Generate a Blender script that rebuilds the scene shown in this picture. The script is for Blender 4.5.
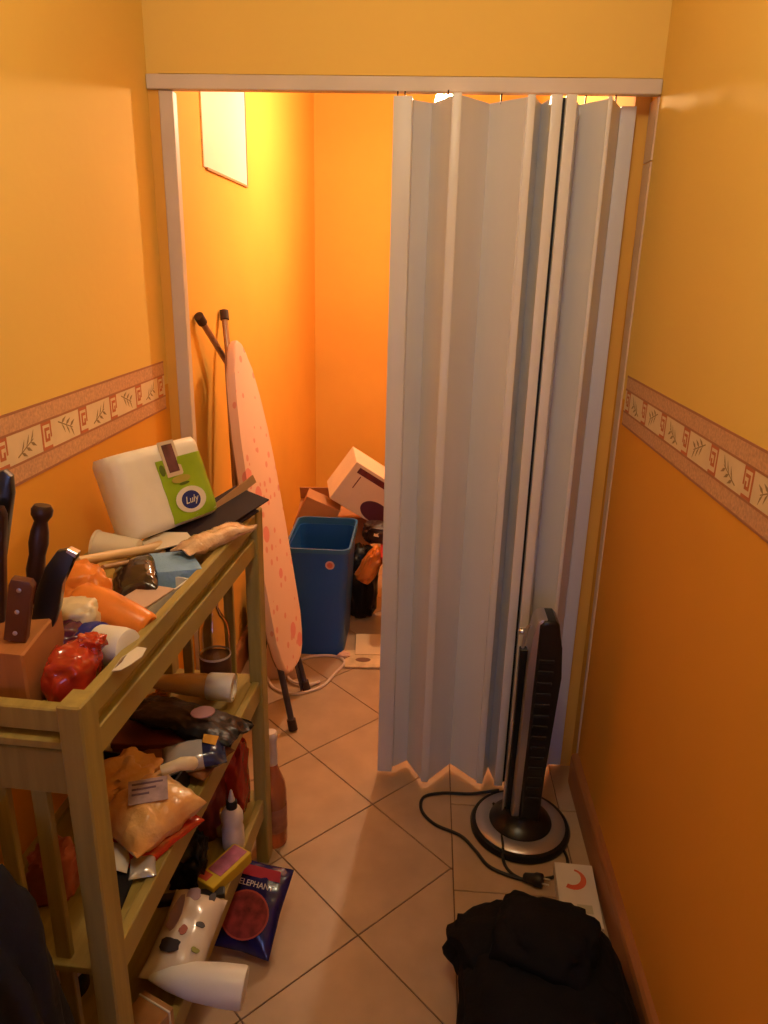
import bpy, bmesh, math, random
from mathutils import Vector, Matrix, noise, Euler

# ------------------------------------------------------------------ clear
for o in list(bpy.data.objects):
    bpy.data.objects.remove(o, do_unlink=True)
scene = bpy.context.scene
COL = scene.collection

# ------------------------------------------------------------------ camera
cam_data = bpy.data.cameras.new('camera')
cam = bpy.data.objects.new('camera', cam_data)
COL.objects.link(cam)
scene.camera = cam
cam_data.sensor_fit = 'HORIZONTAL'
cam_data.sensor_width = 36.0
cam_data.lens = 36.0 * 733.26 / 768.0
cam_data.clip_start = 0.02
_p, _y, _r = math.radians(18.35), math.radians(3.18), math.radians(-1.378)
_fwd = Vector((-math.sin(_y) * math.cos(_p), math.cos(_y) * math.cos(_p), -math.sin(_p)))
_r0 = Vector((math.cos(_y), math.sin(_y), 0))
_d0 = _fwd.cross(_r0)
_right = _r0 * math.cos(_r) + _d0 * math.sin(_r)
_down = _d0 * math.cos(_r) - _r0 * math.sin(_r)
_m = Matrix((_right, -_down, -_fwd)).transposed().to_4x4()
_m.translation = (0, 0, 1.57)
cam.matrix_world = _m

# ------------------------------------------------------------------ world, light, exposure
world = bpy.data.worlds.new('world')
scene.world = world
world.use_nodes = True
_bg = world.node_tree.nodes['Background']
_bg.inputs['Color'].default_value = (0.38, 0.46, 1.0, 1)      # pale daylight seen through the window behind the camera
_bg.inputs['Strength'].default_value = 4.2
HALL_LAMP = (-0.05, 0.70, 2.45)
HALL_LAMP_COL, HALL_LAMP_POW = (1.0, 0.87, 0.60), 69.0
CLOSET_LAMP = (0.018, 3.25, 2.20)
CLOSET_LAMP_COL, CLOSET_LAMP_POW = (1.0, 0.72, 0.47), 850.0
vs = scene.view_settings
vs.view_transform = 'Standard'
vs.look = 'None'
vs.exposure = 0.0
vs.gamma = 1.0
vs.use_curve_mapping = False

# ------------------------------------------------------------------ materials
MATS = {}
def mat(name, col, rough=0.6, metal=0.0, var=0.0, vscale=8.0, bump=0.0, bscale=60.0, spec=0.5,
        trans=0.0, alpha=1.0, coat=0.0, stretch=None, col2=None, ior=1.45, sss=0.0):
    if name in MATS:
        return MATS[name]
    m = bpy.data.materials.new(name)
    m.use_nodes = True
    nt = m.node_tree
    b = nt.nodes['Principled BSDF']
    b.inputs['Roughness'].default_value = rough
    b.inputs['Metallic'].default_value = metal
    b.inputs['Specular IOR Level'].default_value = spec
    b.inputs['IOR'].default_value = ior
    b.inputs['Transmission Weight'].default_value = trans
    b.inputs['Alpha'].default_value = alpha
    b.inputs['Coat Weight'].default_value = coat
    if sss:
        b.inputs['Subsurface Weight'].default_value = sss
    c = (*col, 1)
    b.inputs['Base Color'].default_value = c
    if var or col2 or bump:
        tc = nt.nodes.new('ShaderNodeTexCoord')
        mp = nt.nodes.new('ShaderNodeMapping')
        nt.links.new(tc.outputs['Object'], mp.inputs['Vector'])
        if stretch:
            mp.inputs['Scale'].default_value = stretch
    if var or col2:
        n = nt.nodes.new('ShaderNodeTexNoise')
        n.inputs['Scale'].default_value = vscale
        n.inputs['Detail'].default_value = 5
        nt.links.new(mp.outputs['Vector'], n.inputs['Vector'])
        r = nt.nodes.new('ShaderNodeValToRGB')
        r.color_ramp.elements[0].position = 0.3
        r.color_ramp.elements[1].position = 0.7
        if col2:
            r.color_ramp.elements[0].color = c
            r.color_ramp.elements[1].color = (*col2, 1)
        else:
            r.color_ramp.elements[0].color = (*[x * (1 - var) for x in col], 1)
            r.color_ramp.elements[1].color = (*[min(1, x * (1 + var)) for x in col], 1)
        nt.links.new(n.outputs['Fac'], r.inputs['Fac'])
        nt.links.new(r.outputs['Color'], b.inputs['Base Color'])
    if bump:
        n2 = nt.nodes.new('ShaderNodeTexNoise')
        n2.inputs['Scale'].default_value = bscale
        n2.inputs['Detail'].default_value = 4
        nt.links.new(mp.outputs['Vector'], n2.inputs['Vector'])
        bp = nt.nodes.new('ShaderNodeBump')
        bp.inputs['Strength'].default_value = bump
        bp.inputs['Distance'].default_value = 0.01
        nt.links.new(n2.outputs['Fac'], bp.inputs['Height'])
        nt.links.new(bp.outputs['Normal'], b.inputs['Normal'])
    MATS[name] = m
    return m

def wall_paint():
    """two paints: yellower above the wallpaper border, more orange below it"""
    m = mat('wall_paint', (0.80, 0.42, 0.08), rough=0.75, bump=0.06, bscale=45, spec=0.15)
    nt = m.node_tree
    b = nt.nodes['Principled BSDF']
    g = nt.nodes.new('ShaderNodeNewGeometry')
    s = nt.nodes.new('ShaderNodeSeparateXYZ')
    nt.links.new(g.outputs['Position'], s.inputs[0])
    gt = nt.nodes.new('ShaderNodeMath'); gt.operation = 'GREATER_THAN'; gt.inputs[1].default_value = 1.25
    nt.links.new(s.outputs['Z'], gt.inputs[0])
    n = nt.nodes.new('ShaderNodeTexNoise'); n.inputs['Scale'].default_value = 2.2; n.inputs['Detail'].default_value = 6
    nt.links.new(g.outputs['Position'], n.inputs['Vector'])
    mix = nt.nodes.new('ShaderNodeMix'); mix.data_type = 'RGBA'
    mix.inputs[6].default_value = (0.75, 0.345, 0.045, 1)
    mix.inputs[7].default_value = (0.80, 0.535, 0.13, 1)
    nt.links.new(gt.outputs[0], mix.inputs[0])
    hs = nt.nodes.new('ShaderNodeHueSaturation')
    mr = nt.nodes.new('ShaderNodeMapRange')
    mr.inputs[3].default_value = 0.94; mr.inputs[4].default_value = 1.05
    nt.links.new(n.outputs['Fac'], mr.inputs[0])
    nt.links.new(mr.outputs[0], hs.inputs['Value'])
    nt.links.new(mix.outputs[2], hs.inputs['Color'])
    nt.links.new(hs.outputs['Color'], b.inputs['Base Color'])
    return m

def emission(name, col, strength):
    m = bpy.data.materials.new(name)
    m.use_nodes = True
    nt = m.node_tree
    nt.nodes.clear()
    e = nt.nodes.new('ShaderNodeEmission'); e.inputs[0].default_value = (*col, 1); e.inputs[1].default_value = strength
    o = nt.nodes.new('ShaderNodeOutputMaterial')
    nt.links.new(e.outputs[0], o.inputs[0])
    MATS[name] = m
    return m

WALL = wall_paint()
CLOSETW = mat('closet_paint', (0.80, 0.43, 0.08), rough=0.75, var=0.05, vscale=2, bump=0.05, bscale=45, spec=0.15)
CEIL = mat('ceiling_paint', (0.80, 0.62, 0.38), rough=0.8)
TRIMM = mat('trim_paint', (0.62, 0.53, 0.45), rough=0.45, var=0.06, vscale=6)
TILE = mat('floor_tile', (0.42, 0.29, 0.185), rough=0.32, var=0.10, vscale=9, bump=0.03, bscale=20, spec=0.45)
GROUT = mat('grout', (0.16, 0.09, 0.06), rough=0.9)
WOOD = mat('olive_wood', (0.33, 0.25, 0.07), rough=0.45, var=0.16, vscale=5, stretch=(14, 1.2, 1.2), bump=0.05, bscale=20)
WOODV = mat('olive_wood_upright', (0.33, 0.25, 0.07), rough=0.45, var=0.16, vscale=5, stretch=(14, 14, 1.0), bump=0.05, bscale=20)
PVC = mat('grey_vinyl', (0.67, 0.65, 0.64), rough=0.38, var=0.03, vscale=5, stretch=(3, 3, .5), spec=0.5)
PVCEDGE = mat('pale_vinyl_edge', (0.70, 0.67, 0.64), rough=0.35)
DARK = mat('dark_rubber', (0.012, 0.011, 0.014), rough=0.6)
STEEL = mat('brushed_steel', (0.62, 0.60, 0.60), rough=0.28, metal=1.0)

# ------------------------------------------------------------------ geometry helpers
def merge(*parts):
    V, F = [], []
    for v, f in parts:
        k = len(V); V += [tuple(a) for a in v]; F += [tuple(i + k for i in q) for q in f]
    return V, F

def xf(geo, M):
    return [tuple(M @ Vector(v)) for v in geo[0]], geo[1]

def T(x, y, z): return Matrix.Translation((x, y, z))
def R(axis, deg): return Matrix.Rotation(math.radians(deg), 4, axis)

def box(x0, x1, y0, y1, z0, z1, bev=0.0, seg=1):
    if not bev:
        v = [(x0, y0, z0), (x1, y0, z0), (x1, y1, z0), (x0, y1, z0), (x0, y0, z1), (x1, y0, z1), (x1, y1, z1), (x0, y1, z1)]
        return v, [(0, 3, 2, 1), (4, 5, 6, 7), (0, 1, 5, 4), (1, 2, 6, 5), (2, 3, 7, 6), (3, 0, 4, 7)]
    bm = bmesh.new()
    vs_ = [bm.verts.new(p) for p in box(x0, x1, y0, y1, z0, z1)[0]]
    for f in box(0, 1, 0, 1, 0, 1)[1]:
        bm.faces.new([vs_[i] for i in f])
    bmesh.ops.bevel(bm, geom=list(bm.edges), offset=bev, segments=seg, profile=0.6, affect='EDGES')
    return bm_geo(bm)

def bm_geo(bm):
    bm.verts.index_update()
    g = [tuple(v.co) for v in bm.verts], [tuple(v.index for v in f.verts) for f in bm.faces]
    bm.free()
    return g

def prism(poly, z0, z1, bev=0.0, seg=1):
    """poly counter-clockwise in XY, extruded along Z"""
    n = len(poly)
    bm = bmesh.new()
    a = [bm.verts.new((x, y, z0)) for x, y in poly]
    b = [bm.verts.new((x, y, z1)) for x, y in poly]
    bm.faces.new(a[::-1]); bm.faces.new(b)
    for i in range(n):
        bm.faces.new((a[i], a[(i + 1) % n], b[(i + 1) % n], b[i]))
    if bev:
        es = [e for e in bm.edges if abs(e.verts[0].co.z - e.verts[1].co.z) < 1e-9]
        bmesh.ops.bevel(bm, geom=es, offset=bev, segments=seg, profile=0.6, affect='EDGES')
    return bm_geo(bm)

def lathe(prof, n=24, closed=True):
    V, F = [], []
    for r, z in prof:
        for k in range(n):
            a = 2 * math.pi * k / n
            V.append((r * math.cos(a), r * math.sin(a), z))
    for i in range(len(prof) - 1):
        for k in range(n):
            k2 = (k + 1) % n
            F.append((i * n + k, i * n + k2, (i + 1) * n + k2, (i + 1) * n + k))
    if closed:
        F.append(tuple(range(n))[::-1])
        F.append(tuple((len(prof) - 1) * n + k for k in range(n)))
    return V, F

def tube(path, r, n=8):
    pts = [Vector(p) for p in path]
    rr = r if isinstance(r, (list, tuple)) else [r] * len(pts)
    V, F = [], []
    up = None
    for i, p in enumerate(pts):
        d = (pts[min(i + 1, len(pts) - 1)] - pts[max(i - 1, 0)]).normalized()
        if up is None:
            up = Vector((0, 0, 1)) if abs(d.z) < .9 else Vector((1, 0, 0))
        s = d.cross(up).normalized(); up = s.cross(d).normalized()
        for k in range(n):
            a = 2 * math.pi * k / n
            V.append(tuple(p + (s * math.cos(a) + up * math.sin(a)) * rr[i]))
    for i in range(len(pts) - 1):
        for k in range(n):
            k2 = (k + 1) % n
            F.append((i * n + k, i * n + k2, (i + 1) * n + k2, (i + 1) * n + k))
    F.append(tuple(range(n))[::-1]); F.append(tuple((len(pts) - 1) * n + k for k in range(n)))
    return V, F

def spline(pts, n=8):
    P = [Vector(p) for p in pts]; out = []
    for i in range(len(P) - 1):
        p0, p1, p2, p3 = P[max(i - 1, 0)], P[i], P[i + 1], P[min(i + 2, len(P) - 1)]
        for k in range(n):
            t = k / n
            out.append(0.5 * ((2 * p1) + (p2 - p0) * t + (2 * p0 - 5 * p1 + 4 * p2 - p3) * t * t + (3 * p1 - p0 - 3 * p2 + p3) * t ** 3))
    out.append(P[-1])
    return out

def lump(sx, sy, sz, seed, amp=0.12, freq=1.6, ex=0.7, ridge=0.0, sub=4, flat=-0.75):
    """a crumpled soft body: superellipsoid with folds; half sizes sx sy sz, base at z = 0"""
    bm = bmesh.new()
    bmesh.ops.create_icosphere(bm, subdivisions=sub, radius=1.0)
    off = Vector((seed * 7.3, seed * 3.1, seed * 1.7))
    for v in bm.verts:
        d = v.co.normalized()
        q = Vector([math.copysign(abs(c) ** ex, c) for c in d])
        k = 1 + amp * noise.noise(d * freq + off) + amp * .5 * noise.noise(d * freq * 2.3 + off * 2)
        if ridge:
            k -= ridge * (1 - abs(noise.noise(d * freq * 2.2 + off * 3))) ** 3
            k += ridge * .5 * noise.noise(d * freq * 5 + off)
        p = q * k
        if p.z < flat: p.z = flat + (p.z - flat) * .12
        v.co = (p.x * sx, p.y * sy, (p.z - flat * 1.03) * sz)
    lo = min(v.co.z for v in bm.verts)
    for v in bm.verts: v.co.z -= lo
    return bm_geo(bm)

def pouch(w, h, t, seed=1, wrinkle=0.004, nu=22, nv=26, crimp=0.06, gather=0.0):
    """a filled sachet lying in XY (w along X, h along Y), thickness t along Z, crimped flat ends"""
    V, F = [], []
    off = Vector((seed * 5.1, seed * 2.7, seed))
    for side in (1, -1):
        for j in range(nv + 1):
            v = 2 * j / nv - 1
            for i in range(nu + 1):
                u = 2 * i / nu - 1
                prof = max(0, 1 - abs(u) ** 3.2) ** .6 * max(0, 1 - (min(1, abs(v) / (1 - crimp))) ** 3.5) ** .6
                x = u * w / 2 * (1 - .06 * (1 - abs(v)) - gather * abs(v) ** 4)
                y = v * h / 2 * (1 - .04 * (1 - abs(u)))
                nz = noise.noise(Vector((x * 26, y * 26, side * 3)) + off) + .6 * noise.noise(Vector((x * 60, y * 60, side)) + off)
                z = side * (t / 2 * prof + .0006) + wrinkle * nz * (.35 + .65 * (1 - prof)) * (1 if prof > .02 else .6)
                V.append((x, y, z))
    n = (nu + 1) * (nv + 1)
    for s in (0, 1):
        for j in range(nv):
            for i in range(nu):
                a = s * n + j * (nu + 1) + i
                q = (a, a + 1, a + nu + 2, a + nu + 1)
                F.append(q if s == 0 else q[::-1])
    rim = [i for i in range(nu + 1)] + [j * (nu + 1) + nu for j in range(1, nv + 1)] + \
          [nv * (nu + 1) + i for i in range(nu - 1, -1, -1)] + [j * (nu + 1) for j in range(nv - 1, 0, -1)]
    for a, b in zip(rim, rim[1:] + rim[:1]):
        F.append((a, a + n, b + n, b))
    return V, F

def wm(o):
    m = o.matrix_basis.copy()
    return wm(o.parent) @ o.matrix_parent_inverse @ m if o.parent else m

def obj(name, geo, material, parent=None, smooth=False, world=False, loc=None, M=None, kind=None, label=None):
    me = bpy.data.meshes.new(name)
    me.from_pydata([tuple(v) for v in geo[0]], [], geo[1])
    me.update()
    bm = bmesh.new(); bm.from_mesh(me)
    bmesh.ops.recalc_face_normals(bm, faces=bm.faces); bm.to_mesh(me); bm.free()
    if smooth:
        for p in me.polygons: p.use_smooth = True
        try:
            me.set_sharp_from_angle(angle=math.radians(42 if smooth is True else smooth))
        except Exception:
            pass
    me.materials.append(material)
    o = bpy.data.objects.new(name, me)
    COL.objects.link(o)
    if loc: o.location = loc
    if M is not None: o.matrix_basis = M
    if parent:
        o.parent = parent
        if world: o.matrix_parent_inverse = wm(parent).inverted()
    if kind: o['kind'] = kind
    if label: o['label'] = label
    return o

def share(src, name, parent, M):
    o = src.copy(); COL.objects.link(o); o.name = name; o.parent = parent
    o.matrix_parent_inverse = Matrix.Identity(4); o.matrix_basis = M
    return o

def tag(o, label, cat, group=None):
    o['label'] = label; o['category'] = cat
    if group: o['group'] = group
    return o

def thing(name, label, cat, loc=(0, 0, 0), rotz=0, M=None, group=None):
    o = bpy.data.objects.new(name, None); COL.objects.link(o)
    o.empty_display_size = 0.05
    o.location = loc; o.rotation_euler = (0, 0, math.radians(rotz))
    if M is not None: o.matrix_basis = M
    return tag(o, label, cat, group)

def struct(name, geo, m, parent=None, smooth=False):
    return obj(name, geo, m, parent, smooth=smooth, kind='structure')

def text_geo(s, size, extrude=0.0004, shear=0.0):
    cu = bpy.data.curves.new('lettering', 'FONT')
    cu.body = s; cu.size = size; cu.extrude = extrude; cu.shear = shear
    cu.align_x = 'CENTER'; cu.align_y = 'CENTER'; cu.resolution_u = 2
    o = bpy.data.objects.new('lettering', cu); COL.objects.link(o)
    bpy.context.view_layer.update()
    me = bpy.data.meshes.new_from_object(o.evaluated_get(bpy.context.evaluated_depsgraph_get()))
    g = [tuple(v.co) for v in me.vertices], [tuple(p.vertices) for p in me.polygons]
    bpy.data.objects.remove(o); bpy.data.meshes.remove(me); bpy.data.curves.remove(cu)
    return g

def frame(origin, ex, ez):
    """matrix with local X along ex, local Z close to ez"""
    ex = Vector(ex).normalized(); ez = Vector(ez); ey = ez.cross(ex).normalized(); ez = ex.cross(ey).normalized()
    m = Matrix((ex, ey, ez)).transposed().to_4x4(); m.translation = origin
    return m

def ellipse(a, b, n=24): return [(a * math.cos(2 * math.pi * k / n), b * math.sin(2 * math.pi * k / n)) for k in range(n)]

# ================================================================== THE SETTING
XL, XR, YD, YB, YF, ZC = -0.73, 0.53, 2.03, -2.2, 4.75, 2.70
struct('wall_left', box(XL - .1, XL, YB, YD + .10, 0, ZC), WALL)
struct('wall_right', box(XR, XR + .1, YB, YD, 0, ZC), WALL)
struct('wall_lintel', box(XL, XR + .10, YD, YD + .10, 2.018, ZC), WALL)
struct('wall_door_stub_left', box(XL, -.702, YD, YD + .06, 0, 2.018), CLOSETW)
struct('wall_door_stub_right', box(.490, XR - .001, YD + .076, YD + .099, 0, 2.017), CLOSETW)
struct('wall_closet_left', box(XL - .1, XL, YD + .10, YF, 0, ZC), CLOSETW)
struct('wall_closet_back', box(XL - .1, .75, YF, YF + .1, 0, ZC), CLOSETW)
struct('wall_closet_right', box(XR, XR + .1, YD + .10, YF, 0, ZC), CLOSETW)
struct('wall_door_return', box(XR, XR + .1, YD, YD + .10, 0, 2.018), CLOSETW)
struct('ceiling', box(XL - .1, .75, YB - .1, YF + .1, ZC, ZC + .1), CEIL)
# end wall behind the camera with a window that lets the daylight in
W0, W1, WZ0, WZ1 = -0.50, 0.30, 0.95, 2.15
struct('wall_back', merge(box(XL, W0, YB - .1, YB, 0, ZC), box(W1, XR, YB - .1, YB, 0, ZC),
                          box(W0, W1, YB - .1, YB, 0, WZ0), box(W0, W1, YB - .1, YB, WZ1, ZC)), WALL)
WHITEP = mat('white_gloss_paint', (0.8, 0.79, 0.76), rough=0.35)
PANE = mat('window_pane', (1, 1, 1), rough=0.0, trans=1.0, ior=1.02)
w = struct('window_1', merge(box(W0, W0 + .05, YB - .08, YB - .02, WZ0, WZ1), box(W1 - .05, W1, YB - .08, YB - .02, WZ0, WZ1),
                             box(W0, W1, YB - .08, YB - .02, WZ0, WZ0 + .05), box(W0, W1, YB - .08, YB - .02, WZ1 - .05, WZ1)), WHITEP)
obj('window_pane', box(W0 + .05, W1 - .05, YB - .054, YB - .05, WZ0 + .05, WZ1 - .05), PANE, w)
obj('window_sill', box(W0 - .02, W1 + .02, YB - .02, YB + .05, WZ0 - .03, WZ0, .004), WHITEP, w)

# floor: grout slab and single tiles (33 cm), laid on the diagonal left of a straight border course
floor = struct('floor', box(XL - .1, .75, YB - .1, YF + .1, -.10, -.0035), GROUT)
def clip(poly, a, b, c):      # keep a*x + b*y <= c
    out = []
    for i in range(len(poly)):
        p, q = poly[i], poly[(i + 1) % len(poly)]
        dp, dq = a * p[0] + b * p[1] - c, a * q[0] + b * q[1] - c
        if dp <= 0: out.append(p)
        if (dp < 0 < dq) or (dq < 0 < dp):
            t = dp / (dp - dq); out.append((p[0] + (q[0] - p[0]) * t, p[1] + (q[1] - p[1]) * t))
    return out
def area(p): return abs(sum(p[i][0] * p[(i + 1) % len(p)][1] - p[(i + 1) % len(p)][0] * p[i][1] for i in range(len(p)))) / 2
random.seed(4)
HD, G = 0.2355, 0.0016
def put_tile(poly):
    for a, b, c in ((-1, 0, -(XL + .001)), (0, -1, -(YB + .001)), (0, 1, YF - .001), (1, 0, .745)):
        poly = clip(poly, a, b, c)
        if len(poly) < 3: return
    if area(poly) < 6e-4: return
    t = obj('tile', prism(poly, -.008, random.uniform(-.0004, .0), .0012), TILE, floor)
for a in range(-4, 3):
    for b in range(-17, 17):
        if (a + b) % 2 == 0: continue
        cx, cy = -.1165 + HD * a, 1.391 + HD * b
        d = HD - G * 1.42
        poly = clip([(cx + d, cy), (cx, cy + d), (cx - d, cy), (cx, cy - d)], 1, 0, .1245 - G)
        if len(poly) >= 3: put_tile(poly)
for k in range(-12, 11):
    y0 = 1.552 + .3335 * k
    put_tile([(.1245 + G, y0 + G), (.458 - G, y0 + G), (.458 - G, y0 + .3335 - G), (.1245 + G, y0 + .3335 - G)])
    put_tile([(.458 + G, y0 + G), (.745, y0 + G), (.745, y0 + .3335 - G), (.458 + G, y0 + .3335 - G)])

# baseboards, head track casing, jambs
BASEM = mat('baseboard_wood', (0.34, 0.13, 0.04), rough=0.42, var=0.12, vscale=6, stretch=(2, .6, 2))
def baseboard(name, side, x, y0, y1):
    s = side
    prof = [(0, 0), (.022, 0), (.022, .092), (.019, .104), (.012, .110), (0, .110)]
    V = [(x + s * px, y, pz) for y in (y0, y1) for px, pz in prof]
    n = len(prof)
    F = [tuple(range(n)), tuple(range(2 * n - 1, n - 1, -1))] + [(i, (i + 1) % n, n + (i + 1) % n, n + i) for i in range(n)]
    struct(name, (V, F), BASEM)
baseboard('baseboard_right', -1, XR, YB, YD - .005)
baseboard('baseboard_left', 1, XL, YB, YD)
baseboard('baseboard_closet_left', 1, XL, YD + .10, YF)
struct('trim_1', box(XL + .001, XR - .001, YD - .012, YD + .016, 1.981, 2.0145, .002), TRIMM)            # head track casing
struct('trim_2', box(-.702, -.666, YD - .004, YD + .028, 0, 1.980, .002), TRIMM)             # left jamb
# right jamb: a lining strip a little out of plumb, in two lengths
def lining(z0, z1):        # lining on the reveal of the right wall, wider at the top than at the foot
    d = lambda z: .004 + .070 * (z / 1.98)
    V = [(x, y, z) for x in (XR - .004, XR) for y, z in ((YD, z0), (YD + d(z0), z0), (YD + d(z1), z1), (YD, z1))]
    return V, [(0, 1, 2, 3), (7, 6, 5, 4), (0, 4, 5, 1), (1, 5, 6, 2), (2, 6, 7, 3), (3, 7, 4, 0)]
LINM = mat('lining_paint', (0.72, 0.52, 0.36), rough=.5)
jr = struct('trim_3', lining(1.8395, 1.979), LINM)
obj('jamb_length', lining(0, 1.836), LINM, jr)

# wallpaper borders: cream middle, two brown-pink bands, printed key and sprig motifs
CREAM = mat('border_cream', (0.74, 0.58, 0.36), rough=0.6, var=0.05, vscale=20)
BAND = mat('border_band', (0.60, 0.33, 0.17), rough=0.6, var=0.18, vscale=160)
EDGE = mat('border_edge', (0.40, 0.17, 0.08), rough=0.6)
KEYM = mat('border_key_print', (0.52, 0.15, 0.055), rough=0.6)
LEAFM = mat('border_leaf_print', (0.30, 0.20, 0.09), rough=0.6)
def key_geo():
    q = []
    def r(y0, y1, z0, z1): q.append(box(0, .0003, y0, y1, z0, z1))
    a, b, t = .019, .027, .006
    r(-a, a, b - t, b); r(-a, a, -b, -b + t); r(-a, -a + t, -b + t, b - t); r(a - t * .8, a, -b * .2, b - t)
    r(-.007, .013 - t * .3, .009, .009 + t); r(-.007, -.007 + t, -.012, .009); r(-.001, .010, -.012, -.012 + t); r(.005, .005 + t, -.012, .002)
    return merge(*q)
def sprig_geo():
    V, F = [], []
    def quad(p):
        k = len(V); V.extend([(0, y, z) for y, z in p]); V.extend([(.0003, y, z) for y, z in p]); n = len(p)
        F.append(tuple(range(k + n, k + 2 * n))); F.append(tuple(range(k + n - 1, k - 1, -1)))
        for i in range(n): F.append((k + i, k + (i + 1) % n, k + n + (i + 1) % n, k + n + i))
    quad([(-.032, -.012), (-.031, -.0145), (.028, .000), (.028, .002)])
    for y in (-.018, .000, .018):
        z = -.0095 + (y + .02) * .21
        quad([(y, z), (y + .006, z + .008), (y + .016, z + .019), (y + .0105, z + .007)])
        quad([(y, z), (y + .010, z - .004), (y + .018, z - .014), (y + .005, z - .0085)])
    return V, F
def border(label, X, s):
    b = thing('wallpaper_border', label, 'wallpaper border', (X, YD - .03, 1.25))
    def strip(n, z0, z1, th, m): obj(n, box(*sorted((0, s * th)), YB - YD + .06, 0, z0, z1), m, b)
    strip('cream_strip', -.028, .028, .0010, CREAM)
    strip('upper_band', .028, .061, .0012, BAND); strip('lower_band', -.061, -.028, .0012, BAND)
    for z in (.0635, .029, -.029, -.0635): strip('edge_line', z - .0022, z + .0022, .0016, EDGE)
    k0 = s0 = None
    for i in range(14):
        y = 1.966 - .1553 * i - (YD - .03)
        Mk = Matrix.Translation((s * .0011, y, 0)) @ Matrix.Diagonal((s, 1, 1, 1))
        Ms = Matrix.Translation((s * .0011, y - .0777, 0)) @ Matrix.Diagonal((s, 1, -1 if i % 2 else 1, 1)) @ R('X', 8)
        if k0 is None:
            k0 = obj('key_motif', key_geo(), KEYM, b, M=Mk); s0 = obj('sprig_motif', sprig_geo(), LEAFM, b, M=Ms)
        else:
            share(k0, 'key_motif', b, Mk); share(s0, 'sprig_motif', b, Ms)
border('cream wallpaper border with red key motifs on the left wall above the rack', XL, 1)
border('cream wallpaper border with red key motifs on the right wall', XR, -1)

# lamps (both out of the picture): a globe under the hall ceiling, a bare bulb hanging in the closet
hl = thing('ceiling_lamp', 'round frosted globe lamp under the hall ceiling', 'lamp', (HALL_LAMP[0], HALL_LAMP[1], ZC))
gr = .085
obj('globe', xf(lathe([(gr * math.sin(math.pi * k / 12) + 1e-4, gr * math.cos(math.pi * k / 12)) for k in range(13)], 24), T(0, 0, HALL_LAMP[2] - ZC)),
    emission('hall_globe_glow', HALL_LAMP_COL, HALL_LAMP_POW), hl, smooth=True)
obj('stem', lathe([(.012, HALL_LAMP[2] - ZC + gr), (.012, -.03), (.05, -.02), (.05, 0)], 16), WHITEP, hl, smooth=True)
cl = thing('pendant_bulb', 'bare bulb hanging on a wire in the closet behind the folding door', 'lamp', (CLOSET_LAMP[0], CLOSET_LAMP[1], ZC))
zb = CLOSET_LAMP[2] - ZC
obj('bulb', lathe([(.001, zb - .045), (.022, zb - .040), (.036, zb - .02), (.038, zb), (.030, zb + .025), (.018, zb + .042), (.015, zb + .05)], 20),
    emission('closet_bulb_glow', CLOSET_LAMP_COL, CLOSET_LAMP_POW), cl, smooth=True)
obj('socket', lathe([(.018, zb + .05), (.02, zb + .052), (.02, zb + .10), (.008, zb + .11)], 16), DARK, cl, smooth=True)
obj('wire', tube([(0, 0, zb + .10), (0, 0, 0)], .003, 6), DARK, cl)

# ================================================================== FOLDING DOOR
fd = thing('folding_door', 'grey vinyl accordion folding door half closed across the opening', 'folding door', (-.108, 2.0, 0))
Z0, Z1 = .021, 1.964
def slat(p, q, th=.005):
    a, b = Vector((*p, 0)), Vector((*q, 0)); d = (b - a).normalized(); n = Vector((-d.y, d.x, 0)) * th / 2
    a += d * .0015; b -= d * .0015
    L = [a - n, b - n, b + n, a + n]
    return prism([(v.x, v.y) for v in L], Z0, Z1, .0008)
PL = [(-.064, 2.028), (-.020, 2.058), (.036, 1.962)]
def sl(p, q): return obj('slat', slat(p, q), PVC, fd, world=True)
def prof(name, x0, x1, y0, y1, m=PVCEDGE, z1=None): return obj(name, box(x0, x1, y0, y1, Z0 - .002, z1 or Z1 + .004, .0025, 2), m, fd, world=True, smooth=True)
prof('leading_profile', -.112, -.066, 1.996, 2.022, PVC)
sl((-.066, 2.020), (-.018, 2.060))
sl((-.018, 2.060), (.032, 1.966))
prof('hinge_strip', .030, .052, 1.955, 1.963)
sl((.050, 1.964), (.124, 2.056))
sl((.124, 2.056), (.208, 1.975))
prof('hinge_strip', .207, .226, 1.964, 1.972)
sl((.224, 1.973), (.250, 2.056))
sl((.250, 2.056), (.266, 1.98))
prof('lock_profile', .262, .288, 1.958, 1.985)
prof('lock_profile', .2965, .322, 1.958, 1.985)
obj('dark_gap_strip', box(.288, .2965, 1.978, 1.984, Z0, Z1), DARK, fd, world=True)  # dark strip filling the deep gap between the two lock profiles
sl((.318, 1.984), (.342, 2.056))
sl((.342, 2.056), (.400, 1.985))
prof('hinge_strip', .397, .407, 1.977, 1.984)
sl((.406, 1.984), (.452, 2.092))
prof('wall_profile', .452, .490, 2.082, 2.112, PVC)
HK = mat('dark_hook', (.05, .03, .025), rough=.4)
for x, y in ((-.103, 2.02), (-.085, 2.02), (.020, 2.0), (.150, 2.03), (.355, 2.04), (.425, 2.03)):
    obj('hanger', tube([(x, y, 1.958), (x, y, 1.982)], .0022, 6), HK, fd, world=True)

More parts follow.
